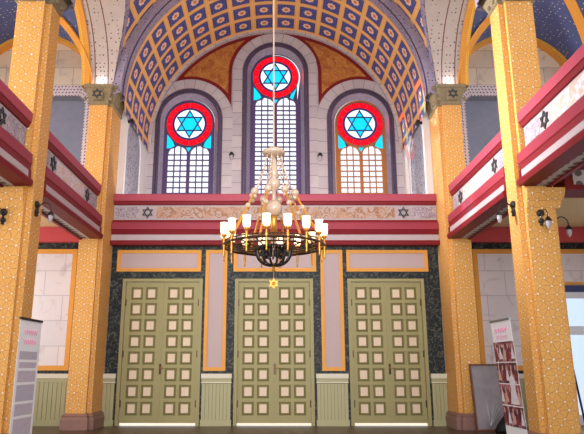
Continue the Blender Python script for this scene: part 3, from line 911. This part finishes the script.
    mb = MB(); mb.face([(s*4.80, 18.3, 5.92), (s*4.80, YG, 5.92), (s*4.80, YG, 9.9), (s*4.80, 18.3, 9.9)], 'curtain_dotted')
    struct(mb, 'wall_behind_opening_%s' % side, label='grey dotted wall behind the %s gallery opening' % side, merge=False)

# window in the right aisle end
root = thing('window_4', (9.0, YW, 0), 'pale window in white frame beside the right near pillar', None, None, 'structure')
mb = MB()
mb.box(8.32, 9.8, YW-.03, YW+.1, 3.62, 3.92, 'white_frame'); mb.box(8.32, 9.8, YW-.01, YW+.08, 2.55, 2.80, 'white_frame'); mb.box(8.32, 8.40, YW-.01, YW+.08, .02, 3.62, 'white_frame')
mb.box(8.32, 9.8, YW-.03, YW+.1, .02, .3, 'white_frame'); mb.build('frame', root)
mb = MB(); mb.box(8.26, 9.86, YW-.045, YW-.005, 3.80, 4.0, 'blue_band'); mb.build('blue_lintel', root)
mb = MB(); mb.face([(8.4, YW+.05, .3), (9.8, YW+.05, .3), (9.8, YW+.05, 3.62), (8.4, YW+.05, 3.62)], 'glass_pale'); mb.build('pane', root)

# ------------------------------------------------------------------ chandelier
CX0, CY0 = -.02, 9.5
def chandelier():
    root = thing('chandelier', (CX0, CY0, 3.5), 'brass chandelier with ring of lit white glass cups hanging in front of the middle door', 'chandelier')
    def C(x, y, z): return (CX0+x, CY0+y, z)
    b = MB(); b.tube([C(0, 0, 14.3), C(0, 0, 5.08)], .014, 'crystal', 8); b.lathe([(.15, .0), (.12, -.1), (.03, -.16), (.02, -.2)], C(0, 0, 14.57), 'dark_bronze', 14); b.build('rod', root)
    b = MB(); b.lathe([(.03, .10), (.10, .085), (.18, .04), (.19, .0), (.16, -.03), (.06, -.06), (.03, -.07)], C(0, 0, 5.03), 'crystal', 20); b.build('canopy', root, True)
    b = MB(); b.lathe([(.03, 4.97), (.045, 4.9), (.06, 4.75), (.085, 4.62), (.05, 4.6), (.07, 4.58), (.105, 4.54), (.11, 4.48), (.07, 4.42), (.035, 4.38), (.035, 4.2), (.04, 4.16), (.045, 3.4), (.02, 3.3)], C(0, 0, 0), 'crystal', 16)
    b.build('column', root, True)
    b = MB(); b.ball(C(0, 0, 4.1), .135, 'crystal', 16); b.lathe([(.06, 3.97), (.055, 3.9), (.05, 3.6)], C(0, 0, 0), 'brass', 12); b.build('crystal_ball', root, True)
    RR = .80
    b = MB()
    for zz, r, rad in ((3.47, RR, .022), (3.52, RR*.99, .011), (3.44, .62, .014)):
        b.tube([C(r*math.cos(2*PI*k/48), r*math.sin(2*PI*k/48), zz) for k in range(49)], rad, 'dark_bronze', 8)
    for k in range(16):
        a = 2*PI*k/16
        b.tube([C(.05*math.cos(a), .05*math.sin(a), 3.44), C(.4*math.cos(a), .4*math.sin(a), 3.42), C(RR*math.cos(a), RR*math.sin(a), 3.5)], .011, 'dark_bronze', 6)
        p = []
        for t in range(13):   # scroll ornament between the rings
            g = t/12*PI*1.7; q = .09*(1-t/16)
            rr = .66+q*math.cos(g); p.append(C(rr*math.cos(a+.12), rr*math.sin(a+.12), 3.47+q*math.sin(g)*.7))
        b.tube(p, .009, 'dark_bronze', 5)
    b.build('ring', root)
    for k in range(8):
        a = 2*PI*(k+.5)/8 + math.radians(8)
        def S(r, z): return C(r*math.cos(a), r*math.sin(a), z)
        b = MB(); b.tube([S(.12, 5.0), S(.16, 4.78), S(.24, 4.52), S(.33, 4.36)], .008, 'crystal', 6)
        for q in range(6): b.ball(S(.13+.033*q, 4.93-.1*q), .02, 'crystal', 6)
        ch = b.build('crystal_strand', root)
        b = MB(); b.ball(S(.35, 4.33), .065, 'crystal', 10); b.ball(S(.35, 4.25), .035, 'crystal', 8); b.build('crystal_drop', root, True)
        b = MB(); b.tube([S(.36, 4.3), S(.56, 3.92), S(RR-.01, 3.5)], .019, 'brass', 8); b.ball(S(.47, 4.08), .045, 'crystal', 8); b.build('stay_rod', root)
    b = MB()
    for k in range(14):
        a = 2*PI*k/14
        p = []
        for t in range(25):
            g = t/24
            if g < .7: f = g/.7*PI*.5; r, z = .265*math.sin(f)**.8+.02, 3.40-.24*math.cos(f)-.0
            else: f = (g-.7)/.3*PI*1.2; r, z = .215+.07*math.cos(f), 3.40+.07*math.sin(f)
            p.append(C(r*math.cos(a), r*math.sin(a), z))
        b.tube(p, .013, 'iron', 6)
        p = []
        for t in range(17):
            g = t/16*2*PI*1.15; q = .075*(1-t/22)
            p.append(C((.15+q*math.cos(g))*math.cos(a+.3), (.15+q*math.cos(g))*math.sin(a+.3), 3.33+q*math.sin(g)))
        b.tube(p, .011, 'iron', 6)
    b.lathe([(.01, 3.06), (.03, 3.09), (.02, 3.13), (.05, 3.16), (.03, 3.2)], C(0, 0, 0), 'brass', 10)
    b.tube([C(.25*math.cos(2*PI*k/32), .25*math.sin(2*PI*k/32), 3.45) for k in range(33)], .016, 'iron', 6)
    b.build('scroll_basket', root)
    b = MB(); b.tube([C(0, 0, 3.08), C(0, 0, 2.95)], .006, 'brass', 5)
    hexagram(b, C(0, .012, 2.88), .085, .02, .024, 'y', 'gold_star'); b.ball(C(0, 0, 2.88), .035, 'gold_star', 8); b.build('star_pendant', root)
    arm0 = None
    for k in range(16):
        a = -PI/2 + math.radians(15+22.5*k)
        if arm0 is None:
            b = MB(); x, y = RR, 0
            b.lathe([(.006, 3.25), (.018, 3.28), (.010, 3.31), (.022, 3.36), (.014, 3.41), (.018, 3.46), (.03, 3.5), (.016, 3.54), (.022, 3.58), (.045, 3.6), (.04, 3.62)], C(x, y, 0), 'brass', 10)
            arm0 = b.build('candle_holder', root, True); arm0['_org'] = tuple(root['_org'])
            b = MB(); b.lathe([(.02, 3.615), (.043, 3.625), (.058, 3.66), (.061, 3.72), (.056, 3.77), (.066, 3.805), (.06, 3.80), (.048, 3.76), (.03, 3.65)], C(x, y, 0), 'lamp_glass', 14)
            cup0 = b.build('glass_cup', arm0, True); cup0['label'] = 'lit white glass cup'
            arm0.rotation_euler.z = a
        else:
            d = arm0.copy(); COL.objects.link(d); d.parent = root; d.rotation_euler.z = a
            e = cup0.copy(); COL.objects.link(e); e.parent = d
chandelier()

# ------------------------------------------------------------------ wall lamps
def wall_lamp(pos, nrm, label, arms=1, scale=1.0):
    """nrm: unit vector out of the wall; hanging glass on a curved arm"""
    root = thing('wall_lamp', pos, label, 'wall lamp', 'black wall lamps')
    n = Vector(nrm); p = Vector(pos); up = Vector((0, 0, 1)); sd = n.cross(up)
    b = MB()
    ax = 'y' if abs(n.y) > .5 else 'x'
    sg = n.y if ax == 'y' else n.x
    for dz, r in ((.09, .075), (-.07, .055), (-.14, .03)):
        b.lathe([(.001, .003*sg), (r*scale, .003*sg), (r*scale, .04*sg), (r*.5*scale, .07*sg), (.001, .075*sg)], p+up*dz*scale, 'iron', 12, ax)
    b.tube([p+up*.1+n*.03, p-up*.14+n*.03], .022, 'iron', 6); b.build('backplate', root)
    b = MB(); arm = []
    for i in range(13):
        t = i/12*PI*1.05
        arm.append(p + n*(.04+.16*(1-math.cos(t))*scale*.9) + up*(-.09+.19*math.sin(t)+.05*i/12)*scale)
    b.tube(arm, .012, 'iron', 6); b.build('arm', root)
    e = arm[-1]
    b = MB(); b.lathe([(.012, .02), (.03, 0), (.06, -.04), (.075, -.07), (.06, -.075)], e, 'iron', 12); b.build('lamp_cap', root)
    b = MB(); b.lathe([(.046, -.075), (.052, -.1), (.05, -.14), (.038, -.19), (.018, -.225), (.004, -.235)], e, 'sconce_glass', 12); b.build('glass_shade', root, True)
wall_lamp((-XN, 12.2, 4.80), (1, 0, 0), 'black wall lamp on the inner side of the left near pillar')
wall_lamp((-5.45, YN-.006, 4.55), (0, -1, 0), 'black wall lamp on the front of the left near pillar')
wall_lamp((XN, 12.2, 4.80), (-1, 0, 0), 'black wall lamp on the inner side of the right near pillar')
wall_lamp((5.33, YN-.006, 4.53), (0, -1, 0), 'black wall lamp on the front of the right near pillar')
wall_lamp((5.70, 12.2, 4.50), (1, 0, 0), 'black wall lamp on the aisle side of the right near pillar')
def small_lamp(pos, label):
    root = thing('wall_lamp', pos, label, 'wall lamp', 'small gallery wall lamps'); p = Vector(pos)
    b = MB(); b.lathe([(.001, -.003), (.07, -.003), (.06, -.03), (.001, -.05)], p, 'iron', 12, 'y'); b.tube([p+Vector((0, -.03, 0)), p+Vector((0, -.14, .05)), p+Vector((0, -.2, .02))], .016, 'iron'); b.build('bracket', root)
    b = MB(); b.lathe([(.02, .09), (.06, .05), (.1, -.03), (.09, -.05)], p+Vector((0, -.2, 0)), 'iron', 12); b.build('lamp_cap', root)
    b = MB(); b.lathe([(.07, -.052), (.075, -.1), (.06, -.18), (.02, -.24), (.004, -.25)], p+Vector((0, -.2, 0)), 'sconce_glass', 12); b.build('glass_shade', root, True)
small_lamp((-1.60, YG-.052, 9.25), 'small wall lamp on the stone between the left and middle windows')
small_lamp((1.66, YG-.052, 9.22), 'small wall lamp on the stone between the middle and right windows')
def spot(pos, s, label):
    root = thing('wall_spotlight', pos, label, 'spotlight', 'small black spotlights'); p = Vector(pos)
    b = MB(); b.box(*sorted((p.x-s*.002, p.x-s*.06)), p.y-.04, p.y+.04, p.z-.03, p.z+.05, 'iron'); b.tube([p-Vector((s*.05, 0, 0)), p+Vector((-s*.12, -.02, .02))], .012, 'iron'); b.build('bracket', root)
    b = MB(); b.lathe([(.03, -.09), (.06, -.07), (.075, .06), (.06, .065), (.05, .03)], p+Vector((-s*.14, -.03, .02)), 'iron', 12, 'y'); b.build('lamp_head', root)
spot((-4.74, 18.36, 9.3), -1, 'small black spotlight on the white gallery wall beside the left far capital')
spot((4.74, 18.36, 9.26), 1, 'small black spotlight on the white gallery wall beside the right far capital')

# ------------------------------------------------------------------ banners and loose things
def banner(s, x_near, y_near, x_far, y_far, z, lean, label, kind):
    a = Vector((x_near, y_near, 0)); c = Vector((x_far, y_far, 0))
    u = (c-a); w = u.length; u.normalize()
    n = Vector((-s, 0, 0)); n = (n-u*n.dot(u)).normalized()          # faces the nave
    mid = (a+c)/2
    root = thing('roll_up_banner', tuple(mid), label, 'banner')
    def T(q, h, d): return a + u*q + Vector((0, 0, h)) + n*(d+lean*h/z)
    def plate(q0, q1, h0, h1, d0, d1, m, nm, par=root, lab=None):
        b = MB(); b.prism([(q0, h0), (q1, h0), (q1, h1), (q0, h1)], lambda p: T(p[0], p[1], d0), lambda p: T(p[0], p[1], d1), m)
        o = b.build(nm, par)
        if lab: o['label'] = lab
        return o
    b = MB(); b.prism([(-.01, 0), (w+.01, 0), (w+.01, .09), (-.01, .09)], lambda p: T(p[0], p[1], -.1), lambda p: T(p[0], p[1], .1), 'alu'); b.build('stand_base', root)
    sheet = plate(0, w, .09, z-.03, -.003, .0, 'white_vinyl', 'sheet'); sheet['_org'] = tuple(root['_org'])
    plate(-.005, w+.005, z-.03, z, -.015, .015, 'alu' if s > 0 else 'black', 'top_bar')
    plate(w/2-.012, w/2+.012, .09, z-.03, -.06, -.04, 'alu', 'pole')
    def P(q0, q1, h0, h1, m, nm, lab=None, d=.002): plate(q0*w, q1*w, h0, h1, .0005, d, m, nm, sheet, lab)
    if kind == 'text':
        # q runs from the near edge (left of the photo) to the far edge
        b = MB()
        for j in range(2):
            p = [T((.2+.6*i/30)*w, z-.18-.13*j+.035*math.sin(i*1.3+j), .004) for i in range(31)]
            b.tube(p, .006, 'pink_script', 4)
        b.build('script_title', sheet)
        h = z-.42
        for j, (dh, m) in enumerate(((.12, 'grey_text'), (.09, 'mauve_block'), (.16, 'mauve_block'), (.22, 'grey_text'), (.16, 'mauve_block'), (.3, 'mauve_block'))):
            P(.1, .9, h-dh, h-.015, m, 'printed_block'); h -= dh+.02
        for j in range(4):
            for q in range(3): P(.15+.25*q, .3+.25*q, h-.2-.22*j, h-.06-.22*j, 'grey_text' if (q+j) % 2 else 'mauve_block', 'printed_block')
    else:
        # near edge is the right of the photo
        b = MB()
        for j in range(2):
            p = [T((.2+.6*i/30)*w, z-.16-.1*j+.035*math.sin(i*1.4+j), .004) for i in range(31)]
            b.tube(p, .007 if j == 0 else .003, 'pink_script', 4)
        b.build('script_title', sheet)
        rows = [(z-.33, z-.62), (z-.635, z-.93), (z-.945, z-1.24), (z-1.255, z-1.54)]
        for r, (h1, h0) in enumerate(rows):
            P(.0, 1.0, h0, h1, 'photo_dark' if r % 2 else 'photo_mix', 'photo', 'dark red stage photo')
            nf = 5
            for q in range(nf):      # dancers
                c0 = (q+.5)/nf; cw = .05
                b = MB(); hb = h0+.04
                b.prism([(c0*w-cw*w*1.6, hb), (c0*w+cw*w*1.6, hb), (c0*w+cw*w*.5, hb+.15), (c0*w-cw*w*.5, hb+.15)], lambda p: T(p[0], p[1], .002), lambda p: T(p[0], p[1], .004), ('dress_white', 'stage_red', 'skin_photo')[(q+r) % 3])
                b.prism([(c0*w-.012, hb+.15), (c0*w+.012, hb+.15), (c0*w+.018, hb+.2), (c0*w, hb+.225), (c0*w-.018, hb+.2)], lambda p: T(p[0], p[1], .002), lambda p: T(p[0], p[1], .004), 'skin_photo')
                b.build('printed_dancer', sheet)
        b = MB()  # big white figure
        b.prism([(.12*w, z-1.22), (.52*w, z-1.22), (.42*w, z-1.0), (.46*w, z-.86), (.3*w, z-.8), (.16*w, z-.9), (.22*w, z-1.0)], lambda p: T(p[0], p[1], .004), lambda p: T(p[0], p[1], .006), 'dress_white'); b.build('printed_dancer', sheet)
        P(.4, .52, .52, .62, 'stage_dark', 'printed_mark', None, .003)
banner(-1, -3.32, 8.05, -3.30, 8.74, 2.25, .0, 'white roll-up banner with printed text blocks in front of the left near pillar', 'text')
banner(1, 3.54, 8.92, 3.52, 9.67, 2.31, .15, 'roll-up banner with dark red dance photos in front of the right pillar', 'photos')

def framed_board():
    root = thing('framed_board', (5.85, 16.78, 0), 'grey framed board leaning against the right far pillar, behind the photo banner', 'framed board')
    def T(x, h, d): 
        t = h/1.72
        return (x, 16.74+.26*t+d, .005+h)
    x0, x1, H = 5.24, 6.45, 1.70; w = .045
    b = MB()
    for (a, c, e, g) in ((x0, x1, 0, w), (x0, x1, H-w, H), (x0, x0+w, w, H-w), (x1-w, x1, w, H-w)):
        b.prism([(a, e), (c, e), (c, g), (a, g)], lambda p: T(p[0], p[1], -.05), lambda p: T(p[0], p[1], 0), 'wood_frame')
    b.build('frame', root)
    b = MB(); b.prism([(x0+w, w), (x1-w, w), (x1-w, H-w), (x0+w, H-w)], lambda p: T(p[0], p[1], -.03), lambda p: T(p[0], p[1], -.005), 'board_glass'); b.build('sheet', root)
    b = MB()
    for k in range(9):
        a = .35+k*.16
        b.tube([T(5.62, .12, -.033), T(5.62+.75*math.cos(a)*.75, .12+.62*math.sin(a)*.9, -.033)], .006, 'alu', 4)
    b.build('fan_lines', root)  # pale strands fanned out over the lower sheet
framed_board()
root = thing('cloth_bag', (5.88, 16.2, 0), 'black slumped bag on the floor by the foot of the photo banner', 'bag')
b = MB()
rings = []
for z, sx, sy, dx in ((0, .30, .16, 0), (.08, .33, .18, 0), (.25, .26, .14, .03), (.45, .16, .1, .1), (.62, .07, .05, .17), (.68, .02, .02, .19)):
    rings.append([(5.88+dx+sx*math.cos(2*PI*k/14)*(1+.06*math.sin(3*k)), 16.2+sy*math.sin(2*PI*k/14), z) for k in range(14)])
b.loft(rings, 'black'); b.build('body', root, True)
b = MB(); b.tube([(5.99, 16.2, .5), (6.01, 16.12, .72), (6.11, 16.14, .74), (6.13, 16.2, .5)], .014, 'black', 6); b.build('handle', root)

root = thing('stand_pole', (6.15, 12.6, 0), 'thin black upright stand pole beside the right near pillar, at the photo edge', 'stand')
b = MB(); b.lathe([(.22, 0), (.22, .015), (.03, .03), (.02, .05)], (6.15, 12.6, 0), 'black', 20); b.build('base', root)
b = MB(); b.tube([(6.15, 12.6, .04), (5.97, 12.6, 1.62)], .022, 'black', 8); b.build('pole', root)

# ------------------------------------------------------------------ light
w = bpy.data.worlds.new('World'); sc.world = w; w.use_nodes = True
bg = w.node_tree.nodes['Background']; bg.inputs[0].default_value = (.93, .96, 1.0, 1); bg.inputs[1].default_value = 1.4
def light(name, typ, loc, energy, color=(1, 1, 1), size=1.0, size_y=None, target=None, spot=None):
    l = bpy.data.lights.new(name, typ); l.energy = energy; l.color = color
    if typ == 'AREA':
        l.shape = 'RECTANGLE'; l.size = size; l.size_y = size_y or size
    elif typ != 'SUN': l.shadow_soft_size = size
    o = bpy.data.objects.new(name, l); COL.objects.link(o); o.location = loc
    if target is not None: o.rotation_euler = (Vector(target)-Vector(loc)).to_track_quat('-Z', 'Y').to_euler()
    return o
s_ = light('sun', 'SUN', (0, 30, 30), 5.0, (1, .95, .86), target=(1.7*10, 30-1.35*10, 30-1.05*10)); s_.data.angle = .012
def spread(o, deg): o.data.spread = math.radians(deg); return o
spread(light('entrance_fill', 'AREA', (0, -1.2, 5.0), 250, (1, .97, .97), 7, 7, (0, 18, 4.5)), 54)  # unseen area lamp added at the open end to brighten the door wall
light('window_daylight_fill', 'AREA', (-9.85, 9.7, 8.2), 200, (1, .97, .95), 2.1, 2.4, (0, 9.7, 7.9))
spread(light('window_daylight_fill', 'AREA', (-9.85, 14.2, 8.25), 520, (1, .97, .98), 2.0, 2.0, (5, 12.3, 6.6)), 55)  # extra narrow lamp added to brighten the right pillar and parapet faces
light('window_daylight_fill', 'AREA', (-9.85, 14.7, 8.2), 160, (1, .97, .95), 2.1, 2.4, (0, 14.7, 7.9))
light('window_daylight_fill', 'AREA', (-9.85, 9.7, 3.1), 160, (1, .97, .95), 1.7, 2.9, (0, 9.9, 3.0))
light('window_daylight_fill', 'AREA', (9.85, 14.7, 8.2), 100, (1, .97, .95), 2.1, 2.4, (0, 14.7, 8.0))
light('aisle_fill', 'AREA', (-9.5, 14.6, 3.0), 150, (1, .97, .96), 1.8, 3.0, (-6.6, 18.2, 5.4))  # unseen lamp added to brighten the left aisle wall and beam
light('aisle_fill', 'AREA', (9.6, 14.8, 2.8), 8, (1, .97, .96), 1.8, 3.0, (6, 16.5, 2.5))  # weak unseen lamp added for the right aisle
for s in (-1, 1):
    light('capital_uplight', 'POINT', (s*5.3, YF-.12, ZS+.12), 4.5, (1, .97, .92), .05)
    light('capital_uplight', 'POINT', (s*5.3, YN-.1, ZS+.12), 4, (1, .97, .92), .05)
    light('gallery_fill', 'AREA', (s*2.4, 18.75, 6.1), 80, (1, .95, .92), 3.6, .3, (s*2.4, 19.0, 12))  # hidden lamps added to brighten the vault and window wall
light('chandelier_glow', 'POINT', (CX0, CY0, 3.95), 4, (1, .85, .66), .3)

# ------------------------------------------------------------------ camera
cam = bpy.data.cameras.new('camera'); co = bpy.data.objects.new('camera', cam); COL.objects.link(co)
co.location = (0, 0, 1.6)
co.rotation_euler = (PI/2+math.atan(151/610), 0, 0)
cam.sensor_width = 36; cam.lens = 610/584*36; cam.shift_x = 17/584; cam.clip_end = 200
sc.camera = co
for o in bpy.data.objects:
    if '_org' in o: del o['_org']
sc.view_settings.view_transform = 'Standard'; sc.view_settings.look = 'None'
sc.view_settings.exposure = 0.0; sc.view_settings.gamma = 1.0; sc.view_settings.use_curve_mapping = False
